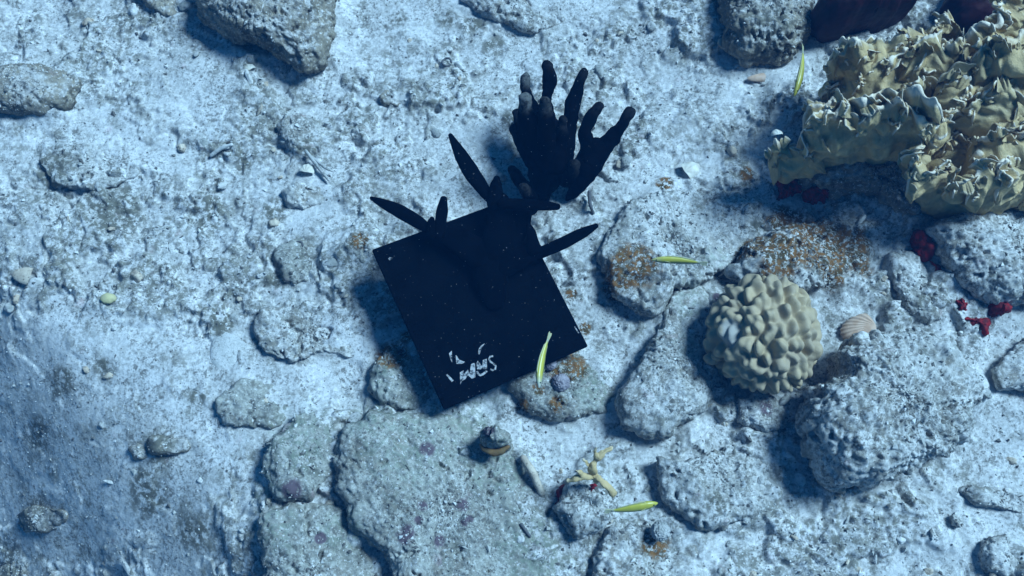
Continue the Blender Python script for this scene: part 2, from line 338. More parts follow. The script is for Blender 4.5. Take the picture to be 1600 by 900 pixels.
ROCKS = [
 ('boulder', 'large round crumbly boulder right of the knobby coral, deep shadow on its left', 'rock', [(1252,655),(1262,612),(1296,592),(1302,556),(1332,536),(1400,520),(1470,528),(1520,560),(1540,612),(1520,672),(1470,712),(1400,737),(1340,754),(1288,745),(1258,700)], .125, 1, None, dict(rough=1.6, n=3.6, tuck=.3, taper=.35)),
 ('flat_rock', 'broad pale flat rock with brown algae on its left end, behind the horizontal yellow fish', 'rock', [(930,405),(945,362),(985,312),(1040,285),(1110,288),(1170,308),(1205,340),(1185,385),(1130,415),(1100,440),(1050,452),(1035,485),(1000,494),(955,468)], .062, 2, None, dict(n=4, tuck=.15)),
 ('ridge_rock', 'long pale greenish ridge of rock left of the knobby coral', 'rock', [(1052,452),(1090,440),(1122,455),(1114,500),(1104,560),(1124,600),(1108,640),(1045,682),(972,672),(960,632),(992,582),(1024,530)], .075, 3, None, dict(n=3.4)),
 ('algae_rock', 'low rock thickly speckled with orange brown algae above the knobby coral', 'rock', [(1135,430),(1158,388),(1230,350),(1300,335),(1352,350),(1368,400),(1342,442),(1272,458),(1180,455)], .070, 4, None, dict(n=2.8, rough=1.3)),
 ('flat_rock', 'low oval rock with brown algae under the lower right edge of the black plate', 'rock', [(800,600),(860,555),(905,545),(955,578),(975,612),(942,642),(880,657),(820,645)], .045, 5, 'green', dict(n=3.2)),
 ('boulder', 'largest grey green flat boulder with dark purple spots below the black plate', 'rock', [(533,765),(520,695),(562,652),(640,640),(740,652),(800,690),(840,762),(862,850),(885,935),(850,975),(640,975),(596,865),(552,815)], .075, 6, 'green', dict(n=4, low=.5)),
 ('boulder', 'greenish lobed rock with a purple patch at the left of the spotted boulder', 'rock', [(404,742),(416,692),(470,646),(530,638),(552,676),(548,735),(500,755),(486,784),(424,782)], .062, 7, 'green', dict(n=3)),
 ('boulder', 'pale smooth topped rock with green rim at the bottom edge below the lobed rock', 'rock', [(404,802),(470,787),(530,792),(552,832),(592,892),(612,960),(500,985),(420,960),(413,855)], .070, 8, 'green', dict(n=4, low=.6)),
 ('boulder', 'dark brown turfed boulder at the top edge left of centre', 'rock', [(300,-60),(318,28),(360,60),(402,76),(480,106),(510,88),(517,20),(520,-70),(420,-90)], .105, 9, 'dark', dict(n=2.8, rough=1.3, taper=.3)),
 ('small_rock', 'low dark rock at the top edge just left of the brown turfed boulder', 'rock', [(205,-30),(230,10),(265,30),(296,26),(300,-10),(285,-40)], .04, 10, 'dark', dict(rough=1.1)),
 ('boulder', 'dark brown turfed rock at the left edge of the picture', 'rock', [(-60,130),(0,112),(60,104),(112,110),(134,130),(112,164),(60,178),(0,174),(-60,190)], .062, 11, 'dark', dict(n=2.6, taper=.1)),
 ('small_rock', 'rounded sand dusted rock with dark left rim between the top boulder and the plate', 'rock', [(430,200),(445,182),(478,180),(505,198),(510,222),(490,240),(455,234)], .036, 12, None, dict(n=3)),
 ('flat_rock', 'rock with brown algae half under the lower left edge of the black plate', 'rock', [(578,605),(588,562),(618,528),(662,534),(690,590),(680,640),(630,642),(590,636)], .046, 13, 'green', dict(n=3.6)),
 ('small_rock', 'small brown flecked rock at the left corner of the black plate', 'rock', [(533,395),(553,360),(590,362),(610,395),(585,420),(545,414)], .040, 14, 'green', dict()),
 ('flat_rock', 'broad low crusty slab left of the black plate with ragged lower edge', 'rock', [(395,520),(408,482),(470,468),(555,480),(585,515),(566,560),(505,552),(455,572),(415,556)], .034, 15, None, dict(n=4.5)),
 ('flat_rock', 'wide low rubble rock below the knobby coral holding a red sponge spot', 'rock', [(1018,705),(1060,722),(1150,688),(1222,700),(1238,760),(1192,802),(1095,824),(1040,790)], .055, 16, None, dict(n=3, rough=1.2)),
 ('small_rock', 'rock under the small yellow fire coral sprig, red sponge on its left', 'rock', [(862,795),(884,752),(930,738),(984,758),(975,800),(945,832),(895,846)], .070, 17, None, dict(rough=1.2)),
 ('boulder', 'rough rock at the bottom edge below the lowest yellow fish', 'rock', [(925,868),(950,826),(1040,816),(1085,850),(1080,960),(1000,985),(920,960)], .060, 18, None, dict(rough=1.2)),
 ('boulder', 'pale crumbly reef slab at the right edge under the fire coral', 'rock', [(1436,362),(1500,335),(1660,330),(1700,400),(1660,472),(1560,476),(1510,450)], .085, 19, None, dict(n=3.6, rough=1.2)),
 ('flat_rock', 'pale flat rock at the right edge below the reef slab', 'rock', [(1545,575),(1590,535),(1660,535),(1690,590),(1640,625),(1560,612)], .034, 20, None, dict(n=4)),
 ('small_rock', 'grey mottled rock at the top edge above the black finger sponge', 'rock', [(716,5),(735,-25),(800,-40),(872,-25),(882,28),(832,52),(772,32)], .030, 21, None, dict()),
 ('boulder', 'dark rough rock at the top edge left of the maroon sponge', 'rock', [(1122,-20),(1180,-50),(1262,-40),(1275,50),(1235,92),(1162,94),(1132,62)], .080, 22, 'dark', dict(rough=1.4, taper=.3)),
 ('boulder', 'dark overgrown rock beneath the front of the fire coral', 'rock', [(1230,270),(1300,215),(1420,200),(1500,250),(1470,330),(1420,335),(1370,300),(1300,300),(1255,290)], .070, 23, 'dark', dict(rough=1.6)),
 ('flat_rock', 'low round crust left of the spotted boulder and below the slab', 'rock', [(338,628),(378,596),(430,600),(458,632),(434,664),(352,668)], .022, 24, 'green', dict(n=4)),
 ('small_rock', 'dark squarish stone lying on the sand at lower left', 'rock', [(232,684),(262,680),(292,684),(294,704),(268,714),(234,708)], .028, 25, 'dark', dict(rough=.6)),
 ('small_rock', 'dark lumpy stone touching the left of the squarish stone', 'rock', [(200,702),(216,692),(234,698),(236,714),(212,718)], .018, 26, 'dark', dict(rough=.6)),
 ('small_rock', 'dark mound of turf near the lower left corner', 'rock', [(22,806),(60,790),(105,800),(92,826),(40,834)], .026, 27, 'dark', dict(rough=.8)),
 ('small_rock', 'dark rock cut by the lower left corner of the picture', 'rock', [(-10,890),(30,874),(74,888),(70,915),(20,930),(-20,915)], .04, 28, 'dark', dict(rough=.8)),
 ('small_rock', 'small dark edged rock at the lower right corner', 'rock', [(1530,862),(1548,834),(1590,842),(1600,880),(1570,905),(1536,895)], .036, 29, None, dict()),
 ('small_rock', 'pebbly grey stone with shaded left side near the right bottom edge', 'rock', [(1445,830),(1455,818),(1472,820),(1478,836),(1466,848),(1450,845)], .026, 30, None, dict()),
 ('small_rock', 'round grey stone above the pebbly stone near the right bottom edge', 'rock', [(1482,806),(1492,796),(1506,800),(1508,818),(1496,828),(1485,822)], .024, 31, None, dict()),
 ('flat_rock', 'small slab at the right edge above the lower right corner', 'rock', [(1496,766),(1520,758),(1600,770),(1640,790),(1600,806),(1530,790)], .026, 32, None, dict(n=4)),
 ('small_rock', 'low rock between the knobby coral and the large round boulder', 'rock', [(1150,625),(1190,612),(1245,622),(1240,668),(1190,680),(1150,660)], .04, 33, None, dict()),
 ('small_rock', 'spiny grey coral lump just right of the black finger sponge base', 'rock', [(935,268),(955,258),(985,270),(980,286),(950,286)], .022, 34, None, dict(rough=.8)),
 ('small_rock', 'pale round sand dusted stone on open sand left of the black finger sponge', 'rock', [(590,150),(602,138),(624,140),(632,154),(620,166),(598,166)], .016, 35, 'dark', dict(rough=.6)),
 ('flat_rock', 'low crust ridge at the left below the edge rock', 'rock', [(60,250),(120,225),(200,235),(215,270),(150,300),(80,290)], .022, 36, None, dict(n=4)),
 ('flat_rock', 'low rough crust above the ragged slab left of the plate', 'rock', [(430,395),(470,370),(520,380),(545,420),(510,450),(450,440)], .024, 37, 'green', dict(n=4, rough=1.2)),
 ('small_rock', 'rough rock below the lobed shells left of the plate blades', 'rock', [(440,300),(465,285),(500,290),(505,318),(475,330),(448,322)], .026, 38, None, dict()),
 ('flat_rock', 'rough ground rock at the right beside the red sponge crack', 'rock', [(1385,400),(1430,395),(1470,440),(1500,490),(1450,510),(1400,480)], .040, 39, None, dict()),
]

# ------------------------------------------------------------------ the sea floor: one sheet, fine in view, coarse beyond
def axis(a, b, step, far, n=26):
    core = np.arange(a, b, step)
    g = np.geomspace(step*1.3, far, n).cumsum(); g = g/g[-1]*far
    return np.concatenate([(a-g)[::-1], core, b+g])
gx, gy = axis(-.96, .97, .0021, 7.), axis(-.50, .66, .0021, 7.)
X, Y = np.meshgrid(gx, gy)
def seabed_height(X, Y):
    wx = X+.025*fbm2(X, Y, 9, 3, 11); wy = Y+.025*fbm2(X, Y, 9, 3, 12)
    big = fbm2(X, Y, 3.2, 3, 1)
    bias = .30*np.exp(-((X+.15)**2+(Y-.42)**2)/.10)+.60*np.exp(-((X+.70)**2+(Y+.25)**2)/.07)-.10*np.exp(-((X+.55)**2+(Y-.10)**2)/.10)
    sandy = sstep(-.12, .30, fbm2(wx, wy, 4.2, 3, 21)+bias-.06)                       # smooth sand drifts
    crust = sstep(-.02, .12, fbm2(wx, wy, 9., 4, 31))*(1-.75*sandy)                   # ledges of crust, standing proud
    crust2 = sstep(.06, .14, fbm2(wx*1.1, wy, 21., 3, 41))*(1-.85*sandy)
    rough = .22+.78*(1-sandy)
    z = base(X, Y)+.024*big
    z += .010*crust*(1+.5*fbm2(X, Y, 30, 3, 32))+.0050*crust2
    z += .0036*rough*(np.abs(fbm2(wx, wy, 15, 3, 51))*2-.5)
    z += .0020*rough*fbm2(X, Y, 48, 2, 61)
    z -= .006*rough*sstep(.32, .48, fbm2(wx, wy, 44, 2, 71))*sstep(-.1, .3, fbm2(X, Y, 8, 2, 72))       # little pits
    z += (.0003+.0018*(1-sandy))*fbm2(X, Y, 105, 2, 81, .6)
    z += .00022*pn2(X*290, Y*290, 91)
    return z, np.clip(.25+crust*.7+crust2*.6, 0, 1)*(.20+.80*(1-sandy)), sandy
Z, CR, SANDY = seabed_height(X, Y)
for r in ROCKS:                                            # sand banked against the foot of each rock
    c_, R0, th_, rr_ = outline(r[3], r[4], r[5])
    m = (np.abs(X-c_[0]) < R0*2+.05) & (np.abs(Y-c_[1]) < R0*2+.05)
    px_, py_ = X[m]-c_[0], Y[m]-c_[1]; rad = np.hypot(px_, py_); ang = np.arctan2(py_, px_) % (2*math.pi)
    dd = rad-np.interp(ang, np.append(th_, 2*math.pi), np.append(rr_, rr_[0]))
    sunny = .45+.55*np.cos(ang-.3)                         # the current piles it on one side
    wv = np.clip(.55+fbm2(X[m], Y[m], 14, 2, r[5])*1.5, 0, 1.3)
    Z[m] += min(r[4]*.30, .022)*wv*(.25+.75*np.clip(sunny, 0, 1))*np.exp(-(np.clip(dd, 0, 9)/.022)**2)*(dd > -.06)
at_attr = tints(X, Y); at_attr['crust'] = CR
seabed = link('seabed', make_mesh('seabed', np.stack([X, Y, Z], -1).reshape(-1, 3), grid_faces(len(gy), len(gx)), M_sand, True,
                                  {k: v for k, v in at_attr.items()}))
tag(seabed, 'pale sandy seabed with low crusts of coral rubble', 'seabed', kind='structure')
def floor_z(x, y):
    i = np.clip(np.searchsorted(gy, y), 1, len(gy)-1); j = np.clip(np.searchsorted(gx, x), 1, len(gx)-1)
    return Z[i, j]
def on_floor(px, py, dz=0.0):
    p = at(px, py, dz)
    for _ in range(4):
        p = atz(px, py, float(floor_z(p[0], p[1]))+dz)
    return p

# ------------------------------------------------------------------ boulders: outline on the floor, domed, undercut, crumbly
ROCK_PTS = []                                              # places on rocks where grit can settle
def dome(poly, hgt, seed, n=3.0, rough=1.0, res=.0021, tuck=.22, lean=(0, 0), low=1.0, ragged=.09, taper=0.0):
    c, R0, th, rr = outline(poly, hgt, seed, res, ragged)
    nu = len(th); dx, dy = np.cos(th), np.sin(th)
    t = np.linspace(0, math.pi*.70, 600)
    rho = np.abs(np.sin(t))**(2/n); zz = np.sign(np.cos(t))*np.abs(np.cos(t))**(2/n)
    rho = np.where(t > math.pi/2, 1-tuck*(t-math.pi/2)/(math.pi*.2), rho)
    zz = np.where(t > math.pi/2, -(t-math.pi/2)/(math.pi*.2), zz)
    hh = np.where(zz > 0, hgt*(.30+.70*zz), hgt*.30+(hgt*.30+.035)*zz)
    L = np.concatenate([[0], np.cumsum(np.hypot(np.diff(rho*R0), np.diff(hh)))])
    nv = max(16, int(L[-1]/res)); q = np.linspace(0, L[-1], nv)
    rho = np.interp(q, L, rho); hh = np.interp(q, L, hh)
    P = np.empty((nv, nu, 3))
    P[..., 0] = c[0]+rho[:, None]*rr*dx; P[..., 1] = c[1]+rho[:, None]*rr*dy
    if taper:      # one side drowned in sand, the other standing clear
        u = (rho[:, None]*rr*(dx*.85+dy*.5))/R0
        fac = 1-taper*sstep(-.7, 1.05, u)
        hz_ = np.where(hh[:, None] > 0, hh[:, None]*fac, hh[:, None])
    else: hz_ = np.repeat(hh[:, None], nu, 1)
    P[..., 2] = base(P[..., 0], P[..., 1])+hz_
    P[..., 0] += lean[0]*hh[:, None]; P[..., 1] += lean[1]*hh[:, None]
    N = gnormals(P); wgt = sstep(0, .12, rho)[:, None, None]; N = N*wgt+np.array([0, 0, 1.])*(1-wgt)
    N /= np.linalg.norm(N, axis=-1, keepdims=True)
    s = rough
    d = low*R0*.12*fbm3(P, .6/R0, 2, seed)+.010*s*fbm3(P, 17, 2, seed+4)
    d += .0046*s*(np.abs(fbm3(P, 40, 3, seed+7, .55))*2-.35)
    d -= .0080*s*sstep(.24, .42, fbm3(P, 60, 2, seed+9))*sstep(-.1, .3, fbm3(P, 14, 2, seed+10))
    d += .0034*s*fbm3(P, 105, 3, seed+12, .65)
    P = P+N*d[..., None]
    P[0] = P[0].mean(0)
    return P, c
def boulder(name, label, cat, poly, hgt, seed, mat=None, **kw):
    kw.setdefault('taper', .72); P, c = dome(poly, hgt, seed, **kw)
    nv, nu = P.shape[:2]
    b = np.array([c[0], c[1], float(base(*c))])
    a = tints(P[..., 0], P[..., 1]); a['crust'] = sstep(-.1, .3, fbm3(P, 20, 3, seed+20))
    o = link(name, make_mesh(name, P.reshape(-1, 3)-b, grid_faces(nv, nu, True), mat or M_rock, True, a), None, b)
    if label: tag(o, label, cat)
    ROCK_PTS.append(P[:int(nv*.55)].reshape(-1, 3))
    return o
for r in ROCKS: boulder(r[0], r[1], r[2], r[3], r[4]*(.95 if r[5] in (1, 9, 22, 23) else .78), r[5], {None: M_rock, 'green': M_green, 'dark': M_darkrock}[r[6]], **r[7])

# ------------------------------------------------------------------ swept tubes
def catmull(C, n):
    C = np.asarray(C, float); P = np.vstack([2*C[0]-C[1], C, 2*C[-1]-C[-2]])
    seg = np.linalg.norm(np.diff(C[:, :3], axis=0), axis=1); cum = np.concatenate([[0], np.cumsum(seg)])
    out = []
    for q in np.linspace(0, cum[-1], n):
        i = min(np.searchsorted(cum, q, 'right')-1, len(C)-2); t = (q-cum[i])/max(seg[i], 1e-9)
        a, b, c, d = P[i], P[i+1], P[i+2], P[i+3]
        out.append(.5*((2*b)+(-a+c)*t+(2*a-5*b+4*c-d)*t*t+(-a+3*b-3*c+d)*t**3))
    return np.array(out)
def tube(C, nu=18, step=.003, flat=1.0, up=(0, 0, 1), lump=0.0, lf=60, seed=0, round_start=True):
    """C: rows x,y,z,radius. round ends. flat < 1 squashes along the up direction"""
    C = np.asarray(C, float); L = np.linalg.norm(np.diff(C[:, :3], axis=0), axis=1).sum()
    S = catmull(C, max(8, int(L/step))); p, r = S[:, :3], np.maximum(S[:, 3], .0006)
    T = np.gradient(p, axis=0); T /= np.linalg.norm(T, axis=1)[:, None]
    def cap(i, sgn):
        a = np.linspace(0, math.pi/2, 7)[1:]
        if sgn < 0: a = a[::-1]
        return [(p[i]+sgn*T[i]*r[i]*math.sin(x), max(r[i]*math.cos(x), 1e-5), T[i]) for x in a]
    rows = (cap(0, -1) if round_start else [])+[(p[i], r[i], T[i]) for i in range(len(p))]+cap(len(p)-1, 1)
    u = np.array(up, float); th = np.linspace(0, 2*math.pi, nu, endpoint=False)
    out = []
    for q, rad, t in rows:
        s = np.cross(t, u); l = np.linalg.norm(s)
        s = np.array([1., 0, 0]) if l < 1e-5 else s/l
        v = np.cross(s, t)
        out.append(q+rad*(np.cos(th)[:, None]*s+flat*np.sin(th)[:, None]*v))
    P = np.array(out)
    if lump:
        N = gnormals(P); P = P-N*0+N*(lump*fbm3(P, lf, 3, seed))[..., None]
    P[0] = P[0].mean(0); P[-1] = P[-1].mean(0)
    return P
def tube_part(name, C, mat, root, attrs=None, **kw):
    P = tube(C, **kw); nv, nu = P.shape[:2]
    return part(name, P, grid_faces(nv, nu, True), mat, root, True, attrs(P) if attrs else None)

# ------------------------------------------------------------------ black plate with blades
QUAD = {'L': (581,390,.110), 'B': (694,640,.066), 'R': (919,541,.052), 'T': (800,309,.096)}
q = {k: atz(a, b, z) for k, (a, b, z) in QUAD.items()}
PN = np.cross(q['R']-q['L'], q['T']-q['B']); PN /= np.linalg.norm(PN)
PN = PN if PN[2] > 0 else -PN
PC = sum(q.values())/4
def on_plate(px, py, h=0.0):
    d = ray(px, py); t = ((PC+PN*h-CAM)@PN)/(d@PN); return CAM+d*t
plate = empty('plaque', PC-np.array([0, 0, .05]))
tag(plate, 'square black plate with worn lettering and dark pointed blades, lying tilted on the rocks', 'plaque')
bm = bmesh.new()
cs = [on_plate(*QUAD[k][:2]) for k in 'LBRT']
top = [bm.verts.new(c) for c in cs]; bot = [bm.verts.new(c-PN*.009) for c in cs]
bm.faces.new(top); bm.faces.new(bot[::-1])
for i in range(4): bm.faces.new((top[i], bot[i], bot[(i+1) % 4], top[(i+1) % 4]))
bmesh.ops.recalc_face_normals(bm, faces=bm.faces)
bmesh.ops.bevel(bm, geom=list(bm.edges), offset=.0012, segments=2, affect='EDGES')
lo = np.array(plate.location)
for v in bm.verts: v.co = v.co-Vector(lo)
me = bpy.data.meshes.new('panel'); bm.to_mesh(me); bm.free(); me.materials.append(M_black)
link('panel', me, plate)
def leaf(root, mid, tip, hw, h0, h1, name='blade', prof=(.55, .85, 1, .95, .7, .3), flat=.55, seed=0):
    a, m, b = on_plate(*root, h0), on_plate(*mid, (h0+h1)/2), on_plate(*tip, h1)
    C = catmull(np.array([a, m, b]), len(prof))
    tube_part(name, np.column_stack([C, np.array(prof)*hw*MM]), M_sculpt, plate, flat=flat, up=PN, lump=.0012, lf=50, seed=seed, nu=16)
leaf((676,362), (628,332), (581,310), 10.5, .02, .035, seed=1)
leaf((768,314), (732,262), (704,212), 12, .03, .05, seed=2)
leaf((785,318), (832,320), (870,323), 8.5, .045, .06, prof=(1, 1, 1, .95, .85, .6), seed=3)
leaf((838,398), (885,377), (931,353), 9.5, .02, .035, prof=(.9, .95, 1, .95, .8, .4), seed=4)
lobe_prof = (1, 1, 1, .95, .8, .5)
leaf((686,366), (690,336), (693,312), 9, .03, .04, 'lobe', (1, 1.0, .95, .95, .85, .6), seed=5)
leaf((676,366), (674,348), (675,342), 7, .03, .035, 'lobe', lobe_prof, seed=6)
leaf((772,318), (775,292), (776,280), 10.5, .035, .045, 'lobe', lobe_prof, seed=7)
leaf((834,390), (830,366), (826,353), 8.5, .025, .035, 'lobe', (1.3, 1.2, 1.0, .9, .8, .5), seed=8)
def arm(pts, seed):
    C = [(*on_plate(a, b, h), r*MM) for a, b, h, r in pts]
    tube_part('arm', C, M_sculpt, plate, flat=.45, up=PN, lump=.004, lf=30, seed=seed, nu=20)
arm([(682,360,.02,15), (715,375,.018,19), (755,400,.016,24)], 1)
arm([(780,316,.03,17), (782,350,.024,22), (775,400,.016,26)], 2)
arm([(812,326,.025,15), (812,340,.022,17), (800,365,.018,20), (780,400,.016,22)], 3)
arm([(832,392,.02,15), (815,402,.018,18), (780,412,.014,24)], 4)
arm([(770,395,.014,26), (768,430,.012,26), (772,470,.006,16)], 5)
def inlay(name, pts):
    """flat lettering piece lying in the plate: polygon in plate coordinates, a little proud"""
    P = np.array([on_plate(a, b, .0008) for a, b in pts]+[on_plate(a, b, -.001) for a, b in pts])
    n = len(pts); bmx = bmesh.new(); vs = [bmx.verts.new(v-P.mean(0)) for v in P]
    bmx.faces.new(vs[:n])
    for i in range(n): bmx.faces.new((vs[i], vs[n+i], vs[n+(i+1) % n], vs[(i+1) % n]))
    m = bpy.data.meshes.new(name); bmx.to_mesh(m); bmx.free(); m.materials.append(M_letter)
    return link(name, m, plate, P.mean(0)-lo)
def stroke(pts, w):
    p = np.array(pts, float); t = np.gradient(p, axis=0); t /= np.linalg.norm(t, axis=1)[:, None]
    n = np.column_stack([-t[:, 1], t[:, 0]])*w/2
    return [tuple(v) for v in p+n]+[tuple(v) for v in (p-n)[::-1]]
inlay('letter', stroke([(770.5,556.5),(766,557),(764,560.5),(766,565),(771,568),(774.5,572),(774,576.5),(770,578.5),(766,577)], 2.7))       # S
inlay('letter', [(744.5,567),(746.5,563.5),(750,568),(751.5,571),(754,570),(754.5,562.5),(760.5,560.5),(761,576.5),(755.5,577),(753.5,574),(751,577),(745.5,577)])   # H with bar
inlay('letter', stroke([(745.2,580),(747,584.5),(750.5,586.3),(755,584.5),(761,579.3)], 3.4))
inlay('letter', [(718.5,582),(724.5,578.5),(725,584.5),(731,577.5),(734,583),(736,569),(742,566.5),(743,589),(737.5,592),(731,586),(727.5,592),(721.5,596),(719.3,601)])  # M
inlay('letter', [(701.5,552),(706,548),(706.3,560),(706.5,566.5),(704,562)])
inlay('letter', [(712,554.5),(714.5,557),(717.5,562),(726.5,565.5),(722,568.5),(713,568.5)])
inlay('letter', [(747,552.5),(748,545),(752,539.5),(757.5,536.5),(753,543),(749,554)])
inlay('slot', [(697,586),(699,584.5),(709,594),(706,597)])
inlay('slot', [(606.5,404),(609,402),(614,402.5),(612.5,405.5),(608.5,406.5)])
inlay('slot', [(897,510.5),(898.5,510),(905,520),(903.5,521)])

# ------------------------------------------------------------------ black finger sponge
base_p = at(866, 300, 0)
fs = empty('finger_sponge', base_p)
tag(fs, 'black branching finger sponge with paler blunt tips standing above the plate', 'sponge')
def finger(name, pts, seed, tip=0.0):
    C = [(*at(a, b, z), r*MM) for a, b, z, r in pts]
    tipp = np.array(C[-1][:3])
    def attrs(P):
        d = np.linalg.norm(P.reshape(-1, 3)-tipp, axis=1)
        return {'tip': tip*sstep(.026, .004, d)}
    tube_part(name, C, M_finger, fs, attrs, lump=.0048, lf=52, seed=seed, nu=22, step=.0025)
finger('stem', [(843,316,-.01,11),(846,292,.03,19),(852,245,.06,30),(850,205,.08,29),(848,185,.085,20)], 1)
finger('stem', [(888,312,0,5),(901,292,.03,13),(918,258,.05,23),(930,236,.06,21)], 2)
finger('branch', [(848,205,.07,22),(832,175,.09,15),(822,145,.10,9),(821,121,.11,8)], 3, .8)
finger('branch', [(842,235,.10,22),(828,195,.14,16),(821,172,.16,11),(820,155,.175,10)], 4, 1)
finger('branch', [(850,215,.07,24),(852,172,.09,14),(854,150,.10,9),(859,125,.105,11),(856,103,.11,9.5)], 5, .08)
finger('branch', [(855,250,.10,20),(854,200,.15,13),(853,172,.17,10),(853,160,.18,9)], 6, .35)
finger('branch', [(872,265,.05,20),(884,225,.07,15),(892,185,.085,11),(896,158,.09,12),(905,132,.10,8.5),(912,112,.105,8)], 7, .08)
finger('branch', [(922,252,.06,16),(918,222,.07,13),(914,206,.08,10.5),(922,186,.085,10),(936,166,.09,8)], 8, .08)
finger('branch', [(915,262,.05,22),(938,234,.06,18),(958,214,.07,12.5),(970,198,.08,9),(984,174,.085,8.5)], 9, .12)
finger('branch', [(868,255,.10,18),(876,215,.13,11),(880,188,.15,8)], 10, .12)
finger('branch', [(838,258,.05,14),(816,228,.05,10),(804,202,.06,8.5)], 11, .1)
finger('branch', [(826,215,.07,14),(812,190,.08,9),(807,176,.085,7)], 12, .1)
finger('branch', [(832,304,.02,10),(814,284,.04,9.5),(801,266,.05,7.5)], 13, .1)
finger('branch', [(836,315,.02,12),(824,302,.06,10),(818,294,.09,8.5)], 14, .2)
finger('branch', [(884,280,.05,14),(892,269,.09,12),(898,258,.11,9)], 15, .15)
finger('branch', [(862,284,.04,14),(846,298,.03,14),(836,316,.03,11),(828,326,.03,10)], 16, 0)

# ------------------------------------------------------------------ knobby coral head
def ico(sub):
    b = bmesh.new(); bmesh.ops.create_icosphere(b, subdivisions=sub, radius=1)
    V = np.array([v.co[:] for v in b.verts]); F = np.array([[v.index for v in f.verts] for f in b.faces]); b.free()
    return V, F
V6, F6 = ico(7)
hc = at(1192, 523, .055)
hill = empty('knobby_coral', at(1197, 540, 0)); tag(hill, 'rounded tan coral head covered in smooth knobs between two rocks', 'coral')
R = np.array([.068, .075, .066])
S = V6*R
S = S*(1+.10*fbm3(V6, 1.3, 2, 3))[:, None]
Sw = S+.007*np.stack([fbm3(S, 30, 2, 40+i) for i in range(3)], -1)
Sw = (S+.008*np.stack([fbm3(S, 26, 2, 40+i) for i in range(3)], -1))*np.array([1.2, .85, 1])
def blobs(P, f, seed, w):
    Q = P.astype(np.float32)*f+np.float32(seed*7.13); I = np.floor(Q).astype(np.int32); F = Q-I; acc = np.zeros(len(Q), np.float32)
    for i in (-1,0,1):
        for j in (-1,0,1):
            for k in (-1,0,1):
                h = _perm[_perm[_perm[(I[...,0]+i) & 255]+((I[...,1]+j) & 255)]+((I[...,2]+k) & 255)]
                d = np.array([i,j,k], np.float32)+.5+(_r3[h]-.5)*.85-F
                acc += np.exp(-(d*d).sum(-1)/(w*w))
    return acc
bl = blobs(Sw, 74, 2, .40)
knob = .0175*(1-np.exp(-3.0*np.clip(bl, 0, 2)))+.010*fbm3(S, 16, 2, 71)+.0010*fbm3(S, 110, 2, 73)
nrm = V6/R; nrm /= np.linalg.norm(nrm, axis=1)[:, None]
S = S+nrm*knob[:, None]+hc
dp = atz(1140, 520, hc[2]+.045)
dead = np.clip(1.4-np.linalg.norm((S-dp)*np.array([1.0, .8, 1]), axis=1)/.019+.5*fbm3(S, 60, 3, 8), 0, 1)
part('crown', S, F6, M_hill, hill, True, {'dead': dead})
for (px, py, z, r) in ((1113,560,.05,11),(1122,556,.06,9)):
    p = at(px, py, z); V3, F3 = ico(4)
    part('nub', p+V3*np.array([1.1, .9, .8])*r*MM*(1+.18*fbm3(V3, 1.6, 2, px))[:, None], F3, M_hill, hill, True, {'dead': np.zeros(len(V3))})
V3, F3 = ico(4)
part('stalk', at(1200, 545, .01)+V3*np.array([.055, .055, .05])*(1+.2*fbm3(V3, 1.5, 3, 9))[:, None], F3, M_darkrock, hill, True, {'dead': np.zeros(len(V3))})

